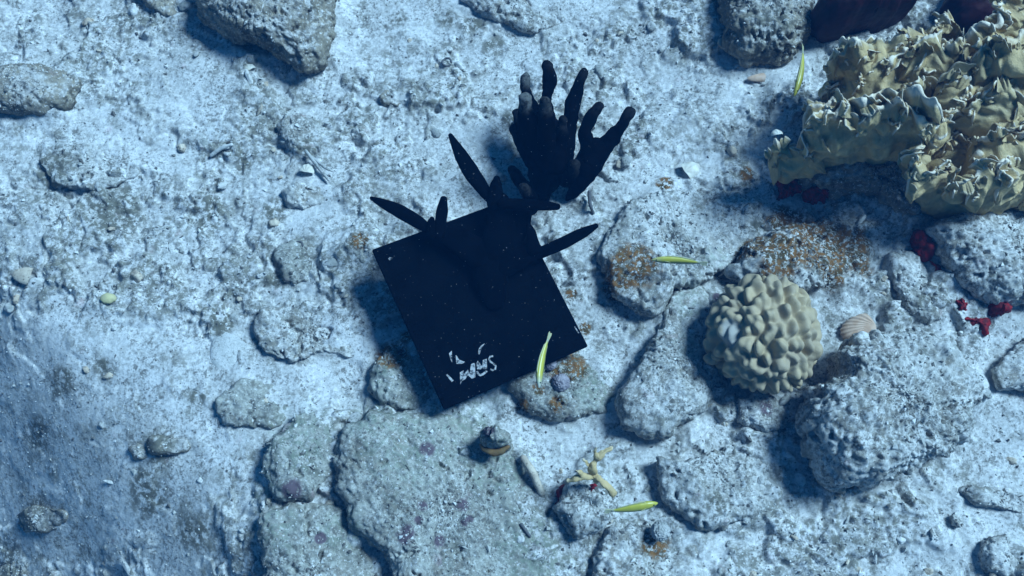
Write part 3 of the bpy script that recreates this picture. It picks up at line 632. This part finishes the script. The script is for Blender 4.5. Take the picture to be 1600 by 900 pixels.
# ------------------------------------------------------------------ fire coral: wavy plates with frilled crests
fire = empty('fire_coral', at(1420, 270, 0)); tag(fire, 'large mustard fire coral of wavy plates with pale frilled edges, upper right', 'coral')
def sheet(bpts, tpts, seed, thick=.0065, frill=.020, bow=.02, nu=None, wav=.017):
    """bpts/tpts: px,py,z of foot and crest"""
    B = np.array([at(*p) for p in bpts]); T = np.array([at(*p) for p in tpts])
    L = np.linalg.norm(np.diff(T, axis=0), axis=1).sum()
    nu = int(max(L, .08)/.0019); Hh = np.linalg.norm(T.mean(0)-B.mean(0)); nv = int((Hh+frill)/.0021)
    b, t = catmull(B, nu), catmull(T, nu)
    s = np.linspace(0, L, nu)
    fr = frill*(.75*np.abs(pn2(s*13, s*0+seed, seed))*1.6+.40*np.clip(pn2(s*44, s*0, seed+3)*2.2, -.25, 1)**1+.34*sstep(-.1, .35, pn2(s*85, s*0, seed+8)))
    env = np.minimum(1, np.minimum(s, L-s)/(.02))**.6
    v = np.linspace(0, 1, nv)[:, None, None]
    d = t-b; hl = np.linalg.norm(d, axis=1)[:, None]
    tt = b+d*((env[:, None]*.75+.25)*(1+(fr[:, None]-.15*frill)/np.maximum(hl, .03)))
    mid = b+(tt-b)*v
    along = np.gradient(b*.5+t*.5, axis=0); along /= np.linalg.norm(along, axis=1)[:, None]
    nn = np.cross(along, d/np.maximum(hl, 1e-6)); nn /= np.maximum(np.linalg.norm(nn, axis=1)[:, None], 1e-9)
    disp = bow*np.sin(v[..., 0]*math.pi)+wav*v[..., 0]*2.2*fbm2(s[None, :]+v[..., 0]*.05, v[..., 0]*.10+s[None, :]*0, 17, 3, seed+11)
    disp = disp+wav*.9*fbm2(s[None, :]*1.0, v[..., 0]*hl.mean(), 30, 2, seed+17)
    mid = mid+nn[None]*disp[..., None]
    th = thick*(1-.62*v[..., 0]**2)*(env[None, :]*.8+.2)*(1+.35*fbm2(np.broadcast_to(s[None, :], disp.shape), v[..., 0]*hl.mean()+0*disp, 60, 2, seed+5))
    A = mid+nn[None]*th[..., None]; C = mid-nn[None]*th[..., None]
    rim = mid[-1:]+(mid[-1:]-mid[-2:-1])/np.maximum(np.linalg.norm(mid[-1:]-mid[-2:-1], axis=-1, keepdims=True), 1e-9)*th[-1:, :, None]*.9
    P = np.concatenate([A, rim, C[::-1]], 0)
    tipv = np.concatenate([v[:, 0, 0], [1.0], v[::-1, 0, 0]])[:, None]
    tip = sstep(.90, 1.0, tipv)*(.55+.6*np.clip(fr/frill, 0, 1))[None, :]
    # side ends
    return P, np.clip(tip, 0, 1)
FR = np.random.default_rng(21)
def frond(p, ax, up, w, h, seed):
    """a small curled lobe growing from a plate's crest"""
    nu, nv = 16, 12; u = np.linspace(-1, 1, nu); v = np.linspace(0, 1, nv)[:, None]
    nn = np.cross(ax, up); nn /= np.linalg.norm(nn)
    top = (1-.55*np.abs(u)**3)*(1+.55*pn2(u*2.6, u*0, seed)); wd = w*(.45+.55*v**.7)
    curl = .8*h*v**2*(u*FR.normal()*.8+FR.normal()*.5)+.35*w*np.sin(u*3+seed)*v
    M = p+(u*wd)[..., None]*ax+(v*h*top)[..., None]*up+curl[..., None]*nn
    t = ((.0040-.0020*v)*(1-.5*np.abs(u)**3))[..., None]*nn
    rim = M[-1:]+up*.0015
    P = np.concatenate([M+t, rim, (M-t)[::-1]]); vv = np.concatenate([v[:, 0], [1.], v[::-1, 0]])
    P = P+(.0016*fbm3(P, 90, 2, seed))[..., None]*nn
    tip = (sstep(.84, 1, vv)[:, None]*np.ones((1, nu)))*(.6+.4*FR.random())
    part('frond', P, grid_faces(*P.shape[:2]), M_fire, fire, True, {'tip': tip})
def blade(bpts, tpts, seed, fronds=1.0, **kw):
    P, tip = sheet(bpts, tpts, seed, **kw)
    N = gnormals(P, False); P = P+N*(.0050*fbm3(P, 24, 2, seed)+.0012*fbm3(P, 80, 2, seed+2))[..., None]
    part('coral_plate', P, grid_faces(*P.shape[:2]), M_fire, fire, True, {'tip': tip})
    nv, nu = P.shape[:2]; m = nv//2
    n = int(nu*.0019/.0075*fronds)
    for k in range(n):
        j = int(FR.integers(4, nu-5)); i = int(m*(.99-.30*FR.random()**1.6))
        i2 = i if FR.random() < .5 else nv-1-i
        up = P[m, j]-P[int(m*.6), j]; up /= np.linalg.norm(up); ax = P[m, j+3]-P[m, j-3]; ax /= np.linalg.norm(ax)
        side = N[i2, j]*(FR.random()*.9*(1 if FR.random() < .8 else -1))
        ax = ax+FR.normal(size=3)*.45; up = up+side+FR.normal(size=3)*.22
        up /= np.linalg.norm(up); ax -= up*(ax@up); ax /= np.linalg.norm(ax)
        sz = .45+.75*FR.random()**1.5
        frond(P[i2, j]-up*.005, ax, up, .0110*sz, .0160*sz, k+seed*50)
# front plate: left lobe, then the long dark face under the frill
blade([(1206,278,.05),(1232,282,.05),(1258,268,.05),(1285,258,.05)], [(1194,236,.11),(1212,222,.12),(1242,224,.13),(1280,222,.13)], 1, frill=.018, thick=.007, bow=.014)
blade([(1240,268,.05),(1300,255,.05),(1350,245,.05),(1400,250,.05),(1440,270,.06)], [(1250,205,.16),(1290,186,.19),(1345,172,.21),(1410,172,.21),(1478,190,.19)], 2, frill=.022, thick=.007, bow=.016)
blade([(1270,225,.05),(1330,215,.07),(1400,210,.08),(1470,205,.08)], [(1272,190,.15),(1330,166,.20),(1405,160,.22),(1485,170,.22)], 3, frill=.024)
# plates behind, their upper faces in the sun
blade([(1300,172,.08),(1350,186,.10),(1400,185,.11),(1450,176,.11)], [(1300,110,.09),(1328,84,.11),(1380,66,.13),(1440,58,.13)], 4, frill=.022, bow=.014, thick=.007)
blade([(1296,140,.05),(1320,120,.06),(1370,98,.08)], [(1286,102,.15),(1316,78,.19),(1368,56,.21)], 5, frill=.020)
blade([(1400,150,.10),(1450,150,.12),(1500,140,.12),(1540,100,.12)], [(1410,98,.13),(1450,82,.15),(1505,86,.155),(1548,56,.16)], 6, frill=.022, bow=.012)
blade([(1440,110,.08),(1500,98,.10),(1560,62,.10),(1640,10,.10)], [(1440,84,.14),(1500,62,.17),(1556,22,.18),(1625,-30,.18)], 7, frill=.020)
blade([(1500,152,.12),(1545,160,.12),(1600,156,.12),(1660,150,.12)], [(1512,98,.17),(1552,64,.20),(1602,66,.21),(1670,50,.20)], 8, frill=.020)
blade([(1445,190,.12),(1490,186,.13),(1530,160,.13),(1556,130,.13)], [(1455,132,.14),(1490,118,.16),(1535,108,.165),(1572,88,.17)], 9, frill=.022, bow=.012)
blade([(1480,205,.10),(1530,215,.12),(1580,208,.12),(1650,190,.12)], [(1496,146,.14),(1535,136,.16),(1590,136,.165),(1660,116,.17)], 10, frill=.022, bow=.012)
blade([(1500,300,.07),(1550,296,.09),(1600,270,.10),(1660,235,.10)], [(1500,232,.115),(1552,222,.14),(1600,196,.145),(1664,166,.15)], 11, frill=.018)
P, c_ = dome([(1395,262),(1420,205),(1490,178),(1560,165),(1680,160),(1690,320),(1560,338),(1480,335),(1425,318)], .120, 61, n=2.3, rough=.9, res=.0028, low=1.2)
part('mound', P, grid_faces(P.shape[0], P.shape[1], True), M_fire, fire, True, {'tip': np.zeros(P.shape[0]*P.shape[1])})
FB = np.random.default_rng(5)
for k, (px, py, zb) in enumerate([(1330,150,.07),(1345,110,.07),(1385,135,.09),(1410,100,.09),(1430,160,.10),(1455,120,.10),(1475,80,.09),(1500,175,.11),(1520,130,.11),(1550,90,.11),(1560,180,.12),
        (1590,130,.11),(1600,80,.10),(1450,225,.08),(1490,245,.08),(1530,240,.09),(1570,270,.09),(1600,240,.10),(1455,292,.10),(1500,300,.10),(1545,306,.10),(1585,300,.10),(1440,255,.11),(1480,215,.12),(1600,205,.12),(1290,195,.07),(1310,215,.06),(1355,205,.08),(1400,205,.09)]):
    a_ = math.radians(28+FB.normal()*16); l_ = 26+26*FB.random(); dx_, dy_ = math.cos(a_)*l_, -math.sin(a_)*l_
    up_ = 16+16*FB.random(); lx_ = FB.normal()*5; zt = zb+.028+.022*FB.random(); w_ = FB.normal()*7
    blade([(px-dx_, py-dy_, zb), (px, py+w_, zb), (px+dx_, py+dy_, zb)], [(px-dx_*1.1+lx_, py-dy_-up_*.7, zt), (px+lx_, py-up_+w_*1.4, zt+.008), (px+dx_*1.1+lx_, py+dy_-up_*.8, zt)], 30+k,
          frill=.014, thick=.0058, bow=FB.normal()*.008, wav=.012)
P, c_ = dome([(1290,175),(1310,130),(1380,92),(1470,75),(1560,60),(1680,30),(1690,160),(1560,185),(1440,200),(1330,205)], .045, 62, n=2.6, rough=.9, res=.003, low=1.2)
part('base', P, grid_faces(P.shape[0], P.shape[1], True), M_darkrock, fire, True, {**tints(P[..., 0], P[..., 1]), 'crust': np.ones(P.shape[:2])})  # dark rock colour stands in for the shade in gaps between plates

# small fire coral sprig
sprig = empty('fire_coral_sprig', at(930, 745, .03)); tag(sprig, 'small forked yellow fire coral sprig on the rock below the plate', 'coral')
def twig(name, pts, seed, tips=1.0, flat=.6):
    C = [(*at(a, b, z), r*.78*MM) for a, b, z, r in pts]; tp = np.array(C[-1][:3])
    tube_part(name, C, M_fire, sprig, lambda P: {'tip': .6*tips*sstep(.010, .002, np.linalg.norm(P.reshape(-1, 3)-tp, axis=1))}, lump=.006, lf=75, seed=seed, nu=16, step=.002, flat=flat)
twig('branch', [(932,752,.05,5),(926,738,.085,6.5),(931,720,.10,6),(944,706,.105,6),(956,698,.10,3)], 1)
twig('branch', [(938,748,.06,6),(920,744,.085,6),(900,748,.085,5),(888,750,.08,3)], 2)
twig('branch', [(926,734,.085,5),(918,724,.10,4.5),(912,718,.105,2.5)], 3)
twig('branch', [(930,742,.08,6),(940,752,.08,6),(953,762,.075,7),(958,772,.07,6)], 4, .3)
twig('branch', [(934,716,.10,4),(930,706,.11,3),(932,700,.115,2)], 5)
twig('branch', [(914,745,.085,4),(905,738,.095,3.2),(900,735,.10,2)], 6)

# ------------------------------------------------------------------ sponges
def lump_thing(name, label, cat, mat, poly, h, seed, **kw):
    P, c = dome(poly, h, seed, **kw); b = np.array([*c, float(base(*c))])
    o = link(name, make_mesh(name, P.reshape(-1, 3)-b, grid_faces(P.shape[0], P.shape[1], True), mat, True), None, b)
    return tag(o, label, cat)
lump_thing('maroon_sponge', 'smooth very dark maroon sponge at the top edge right of the dark rock', 'sponge', M_maroon, [(1262,28),(1272,10),(1300,-10),(1340,-40),(1420,-40),(1430,10),(1395,28),(1345,38),(1312,50),(1282,52)], .12, 71, rough=.25, n=2.6)
lump_thing('gap_shade_mass', 'blackish mass added for the shade in the gap behind the fire coral at the top edge', 'sponge', M_maroon, [(1470,10),(1510,-40),(1640,-60),(1700,0),(1640,30),(1540,50),(1485,50)], .09, 72, rough=.3, n=2.6)  # dark mass added where there is only shaded ground between the blades
reds = [
 ('narrow red sponge strip along the shaded crack beside the reef slab', [(1446,400),(1460,408),(1480,442),(1490,464),(1474,460),(1456,430)], .05),
 ('red sponge crust on the rock beneath the middle of the fire coral', [(1262,300),(1284,292),(1300,300),(1292,312),(1270,314)], .075),
 ('bright red sponge under the left lobe of the fire coral', [(1208,282),(1226,270),(1246,276),(1252,302),(1236,314),(1214,312)], .085),
 ('small red sponge in the hollow under the fire coral', [(1300,282),(1322,278),(1330,288),(1316,296),(1302,294)], .085),
 ('red sponge at the upper end of the crack beside the reef slab', [(1426,374),(1440,366),(1450,386),(1446,404),(1430,398)], .070),
 ('red sponge lump in the middle of the crack beside the reef slab', [(1480,470),(1500,464),(1516,478),(1508,494),(1490,490)], .066),
 ('lowest red sponge lump of the crack beside the reef slab', [(1500,500),(1520,492),(1546,508),(1540,520),(1516,512)], .05),
 ('red sponge lump at the right end of the crack under the reef slab', [(1536,478),(1556,472),(1576,480),(1570,490),(1544,492)], .066),
 ('tiny red sponge at the right edge on the reef slab', [(1594,388),(1602,382),(1612,388),(1610,400),(1598,400)], .10),
 ('dark red sponge on the left of the rock under the small sprig', [(864,790),(872,764),(886,756),(892,778),(884,800),(868,808)], .06),
 ('small round dark red sponge spot on the low rubble rock', [(1107,762),(1116,755),(1130,757),(1134,764),(1124,770),(1112,769)], .063),
 ('thin red streak on the rock beside the small sprig', [(920,765),(928,758),(932,762),(926,772),(918,778)], .080),
]
for i, (lab, poly, h) in enumerate(reds):
    lump_thing('red_sponge', lab, 'sponge', M_red, poly, h*.48, 80+i, rough=1.7, n=2.3, res=.0016, ragged=.40)

# brown cup and mauve button anemones
cup = empty('encrusted_nub', at(770, 690, .03)); tag(cup, 'small grey nub with a brown lower rim on the spotted boulder', 'sponge')
P, c_ = dome([(748,690),(756,674),(776,668),(795,680),(797,698),(780,710),(758,708)], .088, 66, rough=1.0, n=2.8, res=.0018)
a_ = tints(P[..., 0], P[..., 1]); a_['crust'] = np.ones(P.shape[:2])
part('top', P, grid_faces(P.shape[0], P.shape[1], True), M_green, cup, True, a_)
C = [(*at(px, py, z), r*MM) for px, py, z, r in ((750,694,.058,2),(757,702,.056,4),(770,707,.054,5.5),(784,705,.054,5),(794,698,.056,3))]
P = tube(C, nu=14, step=.002, lump=.003, lf=60, seed=4); part('rim', P, grid_faces(P.shape[0], 14, True), M_cup, cup)
for i, (px, py, r, lab) in enumerate([(876,598,13,'larger mauve ball anemone beside the fish at the plate edge'),(859,568,10,'smaller mauve ball anemone tucked at the lower plate edge'),(1032,830,13,'grey mauve ball anemone on the rock at the bottom edge')]):
    p = at(px, py, .034 if i < 2 else .04); V4, F4 = ico(5); d = fbm3(V4, 5, 3, i, .7)
    o = link('ball_anemone', make_mesh('ball_anemone', V4*(1+.34*d)[:, None]*np.array([1, 1, .8])*r*MM, F4, M_poly if i < 2 else M_rub[1]), None, p)
    tag(o, lab, 'anemone')

# ------------------------------------------------------------------ shells and single pebbles
def shell(name, label, px, py, lx, ly, h, rot, mat, ribs=11, dz=.0, tilt=0.0):
    n, m = 72, 26; P = np.empty((m, n, 3))
    for i in range(m):
        v = i/(m-1)
        for j in range(n):
            a = -math.pi*.47+math.pi*.94*j/(n-1); r = v
            rib = 1+.02*math.cos(a*ribs*2)*v
            P[i, j] = (r*math.cos(a)*lx*rib-lx*.5, r*math.sin(a)*ly*.6*rib, h*math.sqrt(max(0, 1-(v*.98)**2.2))*(1+.07*math.cos(a*ribs*2)*v)-h*.15)
    Rm = np.array(Matrix.Rotation(rot, 3, 'Z') @ Matrix.Rotation(tilt, 3, 'Y')); P = P@Rm.T
    b = on_floor(px, py, dz)
    me = make_mesh(name, P.reshape(-1, 3), grid_faces(m, n), mat)
    o = link(name, me, None, b); return tag(o, label, 'shell')
shell('ribbed_shell', 'orange tan ribbed shell lying above the large round boulder', 1338, 518, .050, .044, .020, math.radians(190), M_shell, 12, .006)
shell('shell', 'pale pointed shell right of the black finger sponge', 1080, 264, .030, .026, .009, math.radians(30), M_white, 4, .004)
shell('shell', 'large half buried pale shell left of the ragged slab', 357, 552, .056, .060, .010, math.radians(240), M_rub[0], 1, -.003)
shell('shell', 'cream and brown shell fragment near the left edge', 36, 430, .034, .026, .009, math.radians(170), M_rub[2], 1, .004)
shell('shell', 'small cream shell valve below the sand dusted rock', 480, 264, .018, .022, .008, math.radians(80), M_white, 5, .006)
shell('shell', 'thin tan shell sliver on the sand left of the topmost fish', 1182, 122, .030, .014, .006, math.radians(185), M_shell, 2, .004)
shell('shell', 'tiny white round shell below the brown turfed boulder', 389, 106, .016, .018, .006, math.radians(120), M_white, 4, .004)
shell('shell', 'white shell chip at the left tip of the fire coral', 1213, 208, .012, .016, .008, math.radians(100), M_white, 3, .12)
def pebble_mesh(seed, sub=3, el=(1, 1, .7), amp=.25, mat=None):
    V, F = ico(sub); d = fbm3(V, 1.4, 3, seed); r = (1+amp*2*d)[:, None]
    return make_mesh('rubble', V*r*np.array(el), F, mat)
o = link('pebble', pebble_mesh(3, 3, (.012, .009, .006), .15, M_yel), None, on_floor(169, 466, .003)); tag(o, 'small smooth yellow pebble on the sand at the left', 'pebble')
def ring(px, py, r, label):
    C = [(*(on_floor(px, py, .004)+np.array([math.cos(a), math.sin(a), .15*math.sin(2*a)])*r), .0017) for a in np.linspace(0, 5.6, 12)]
    P = tube(C, nu=8, step=.002, lump=.0008, lf=90); b = P.reshape(-1, 3).mean(0)
    o = link('worm_tube', make_mesh('worm_tube', P.reshape(-1, 3)-b, grid_faces(P.shape[0], 8, True), M_rub[3]), None, b); tag(o, label, 'worm tube')
ring(698, 97, .0075, 'tiny dark ring on open sand between the top rocks')
ring(466, 384, .007, 'tiny dark ring on the rough crust left of the plate')
# dark twigs
def stick(label, pts, mat, name='twig'):
    C = [(*on_floor(a, b, z), r*MM) for a, b, z, r in pts]; P = tube(C, nu=10, step=.003, lump=.0012, lf=80, seed=len(label)); b = P.reshape(-1, 3).mean(0)
    o = link(name, make_mesh(name, P.reshape(-1, 3)-b, grid_faces(P.shape[0], 10, True), mat), None, b); tag(o, label, name.replace('_', ' '))
stick('short dark twig standing right of the black finger sponge base', [(921,300,.02,3),(922,318,.012,3),(927,333,.004,2)], M_rub[3])
stick('pale pinkish finger of dead coral right of the brown cup', [(818,716,.008,5),(832,738,.008,6),(846,770,.008,5)], M_rub[2], 'coral_finger')
stick('short dark stick pair on the sand right of the spotted boulder', [(815,820,.006,2.5),(828,838,.005,2)], M_rub[3])
stick('slender pale rod half buried in the open sand at upper left', [(330,243,.005,3),(345,232,.006,3.4),(362,226,.004,2.4)], M_rub[0], 'coral_finger')
stick('green grey weedy strand below the sand dusted rock', [(478,236,.012,2.5),(495,258,.012,3),(514,282,.008,2)], M_rub[1], 'weed_strand')
stick('shorter green grey weedy strand beside the sand dusted rock', [(488,246,.012,2),(508,262,.014,2.4),(520,268,.010,1.6)], M_rub[1], 'weed_strand')

# ------------------------------------------------------------------ yellow wrasses
def fish(label, head, tail, z, hw, bend, roll=0.0, pale=0.0, zt=None):
    a, b = at(*head, z), at(*tail, z if zt is None else zt)
    root = empty('wrasse', (a+b)/2); tag(root, label, 'fish', 'yellow wrasses swimming over the seabed')
    ax = b-a; L = np.linalg.norm(ax); ax /= L; up = np.array([0, 0, 1.]); sd = np.cross(up, ax); sd /= np.linalg.norm(sd); up = np.cross(ax, sd)
    up, sd = up*math.cos(roll)+sd*math.sin(roll), sd*math.cos(roll)-up*math.sin(roll)
    n, m = 56, 24; Lb = L*.86
    s = np.linspace(0, 1, n)
    wid = np.interp(s, [0,.03,.10,.22,.38,.60,.80,.94,1], [.08,.36,.68,.92,1,.84,.52,.28,.22])
    hgt = np.interp(s, [0,.03,.10,.22,.40,.62,.82,.94,1], [.06,.30,.62,.92,1,.86,.52,.34,.36])
    th = np.linspace(0, 2*math.pi, m, endpoint=False)
    sp = lambda q: a+ax*(q*Lb)+sd*(bend*L*(4*(q*.86)*(1-q*.86)))
    P = np.array([sp(q)+hw*MM*(wid[i]*.82*np.cos(th)[:, None]*sd+1.2*hgt[i]*np.sin(th)[:, None]*up) for i, q in enumerate(s)])
    hs = np.sin(th)[None, :]*np.ones((n, 1)); sq = s[:, None]*np.ones((1, m))
    side = .5+.5*(np.cos(th)[None, :]*math.copysign(1, bend or 1))*np.ones((n, 1))
    stripe = np.clip(1-np.abs(hs-.10)/.34, 0, 1)*sstep(.95, .75, sq)*sstep(.02, .08, sq)
    pl = np.clip(sstep(.30, .0, sq)*pale+.8*sstep(.9, 1, sq)+.8*sstep(-.4, -.8, hs), 0, 1)
    F = grid_faces(n, m, True)
    part('body', P, F, M_fish, root, True, {'side': np.clip(hs*.5+.55, 0, 1), 'stripe': stripe, 'pale': pl})
    def fin(name, pts):
        Q = np.array(pts); A = Q+sd*.0004; B = Q-sd*.0004; k = len(Q)
        bmf = bmesh.new(); c0 = Q.mean(0); va = [bmf.verts.new(v-c0) for v in A]; vb = [bmf.verts.new(v-c0) for v in B]
        bmf.faces.new(va); bmf.faces.new(vb[::-1])
        for i in range(k): bmf.faces.new((va[i], vb[i], vb[(i+1) % k], va[(i+1) % k]))
        mm = bpy.data.meshes.new(name); bmf.to_mesh(mm); bmf.free(); mm.materials.append(M_fin)
        link(name, mm, root, c0-np.array(root.location))
    h = hw*MM*1.2; e = sp(1.0); dirv = (sp(1.0)-sp(.9)); dirv /= np.linalg.norm(dirv)
    fin('tail_fin', [e+up*h*.30-dirv*.002, e+dirv*L*.10+up*h*.62, e+dirv*L*.14+up*h*.5, e+dirv*L*.12, e+dirv*L*.14-up*h*.5, e+dirv*L*.10-up*h*.62, e-up*h*.30-dirv*.002])
    qs = np.linspace(.26, .92, 14); top = [sp(q)+up*h*np.interp(q, s, hgt)*.96 for q in qs]
    fin('dorsal_fin', [*top, *[t+up*h*.30 for t in top[::-1][1:-1]]])
    qs = np.linspace(.52, .92, 10); bt = [sp(q)-up*h*np.interp(q, s, hgt)*.96 for q in qs]
    fin('anal_fin', [*bt, *[t-up*h*.26 for t in bt[::-1][1:-1]]])
    for sg in (-1, 1):
        V, F3 = ico(2); p = sp(.10)+sd*sg*hw*MM*.48+up*h*.22
        part('eye', p+V*hw*MM*.20, F3, M_eye, root)
        p = sp(.27)+sd*sg*hw*MM*.72
        fin('pectoral_fin', [p, p+sd*sg*h*.30+ax*L*.05+up*h*.15, p+sd*sg*h*.34+ax*L*.10, p+ax*L*.07-up*h*.2])
fish('yellow wrasse nose down beside the fire coral, topmost of the four fish', (1241,150), (1254,70), .06, 6.0, -.05, .5)
fish('yellow wrasse swimming left over the broad flat rock', (1018,406), (1106,413), .085, 5.0, .05, .6, .4)
fish('green yellow wrasse with pale head crossing the lower edge of the black plate', (842,606), (861,519), .10, 6.0, .06, .5, 1.0)
fish('green yellow wrasse swimming right over the rocks near the bottom edge', (1028,786), (944,799), .10, 6.2, .02, -.5, .0)

# ------------------------------------------------------------------ loose coral rubble: countable pieces, then the fine grit
variants = []
for i in range(14):
    el = [(1, .8, .6), (1.2, .7, .5), (1.9, .5, .45), (1, .9, .45), (.9, .8, .8)][i % 5]
    for mi in (0, 1, 2):
        variants.append(pebble_mesh(100+i, 3, el, .30, M_rub[mi]))
cand = []
tries = rng.random((4000, 2))*np.array([W, H])
for px, py in tries:
    if 570 < px < 930 and 290 < py < 650: continue
    if px > 1180 and py < 340: continue
    x, y = at(px, py)[:2]
    i = np.searchsorted(gy, y); j = np.searchsorted(gx, x)
    if rng.random() < .12+.75*CR[i, j]*(1-SANDY[i, j]): cand.append((px, py))
    if len(cand) >= 190: break
PLACES = [['in the top left corner', 'on the sand below the brown turfed boulder', 'on the open sand above the plate', 'above the flat rock at top centre right', 'near the top right sponges'],
          ['below the rock at the left edge', 'on the crust left of the plate blades', 'beside the black plate', 'around the broad flat rock', 'around the algae speckled rock'],
          ['on the crusty ground at far left', 'near the ragged slab left of the plate', 'beside the rocks under the plate', 'near the long ridge rock', 'near the large round boulder'],
          ['on the dim sand at lower left', 'left of the lobed rock at lower left', 'around the spotted boulder', 'near the small fire coral sprig', 'on the gravelly floor at lower right']]
for k, (px, py) in enumerate(cand):
    p = on_floor(px, py, 0); vi = int(rng.integers(len(variants)))
    o = link('coral_fragment', variants[vi], None, p)
    sc = (.0042+.0075*rng.random()**2.2); o.scale = (sc,)*3
    o.rotation_euler = (rng.normal()*.4, rng.normal()*.4, rng.random()*6.28)
    tone = ('pale', 'grey', 'tan')[vi % 3]; shp = ('lumpy', 'long', 'stick shaped', 'flat', 'rounded')[(vi//3) % 5]
    size = 'tiny' if sc < .0055 else ('small' if sc < .008 else 'larger')
    pl = PLACES[min(3, int(py/225))][min(4, int(px/320))]
    tag(o, f'{size} {tone} {shp} coral fragment {pl}', 'fragment', 'loose coral rubble fragments')

def scatter(name, label, pts, smin, smax, sub_verts, sub_faces, seed):
    n = len(pts); r = np.random.default_rng(seed)
    A = r.normal(size=(n, 3, 3)); Q, _ = np.linalg.qr(A)
    sc = (smin+(smax-smin)*r.random(n)**2.5)[:, None, None]
    el = .5+.9*r.random((n, 1, 3))
    V = (np.broadcast_to(sub_verts, (n, *sub_verts.shape))*(1+.35*r.normal(size=(n, len(sub_verts), 1)))*el)*sc
    V = np.einsum('nij,nkj->nki', Q, V)+pts[:, None, :]
    F = (sub_faces[None]+np.arange(n)[:, None, None]*len(sub_verts)).reshape(-1, 3)
    tone = np.repeat(r.random(n), len(sub_verts))
    o = link(name, make_mesh(name, V.reshape(-1, 3), F, M_grit, False, {'tone': tone})); tag(o, label, 'grit', kind='stuff'); return o
octv = np.array([[1,0,0],[-1,0,0],[0,1,0],[0,-1,0],[0,0,1],[0,0,-1]], float)
octf = np.array([[0,2,4],[2,1,4],[1,3,4],[3,0,4],[2,0,5],[1,2,5],[3,1,5],[0,3,5]])
inner = (np.abs(X) < .95) & (Y > -.49) & (Y < .65)
ii = np.flatnonzero(inner.ravel())
G = np.stack([X, Y, Z], -1).reshape(-1, 3)
wgt = (.15+(CR*(1-SANDY)).ravel()[ii]); wgt /= wgt.sum()
rp = np.concatenate(ROCK_PTS)
pk = np.concatenate([G[rng.choice(ii, 9000, p=wgt)], rp[rng.integers(0, len(rp), 5000)]])
scatter('coarse_grit', 'coarse broken coral bits strewn over sand and rocks', pk, .0010, .0036, octv, octf, 3)
pk = np.concatenate([G[rng.choice(ii, 26000)], rp[rng.integers(0, len(rp), 14000)]])
scatter('fine_grit', 'fine pale and dark grains strewn over sand and rocks', pk, .0006, .0017, octv, octf, 4)

# ------------------------------------------------------------------ the water itself: a thin blue veil
bpy.ops.mesh.primitive_cube_add(size=1)
hz = bpy.context.object; hz.name = 'haze'; hz.dimensions = (22, 22, 5.4); hz.location = (0, 0, -.85)
hm = bpy.data.materials.new('sea_water'); hm.use_nodes = True
hn = hm.node_tree.nodes; hn.clear()
pv = hn.new('ShaderNodeVolumePrincipled'); pv.inputs['Color'].default_value = (.06, .36, .95, 1); pv.inputs['Density'].default_value = .034
pv.inputs['Anisotropy'].default_value = 0.0
ho = hn.new('ShaderNodeOutputMaterial'); hm.node_tree.links.new(pv.outputs[0], ho.inputs['Volume'])
hz.data.materials.append(hm)
tag(hz, 'clear blue sea water filling the scene', 'haze', kind='stuff')
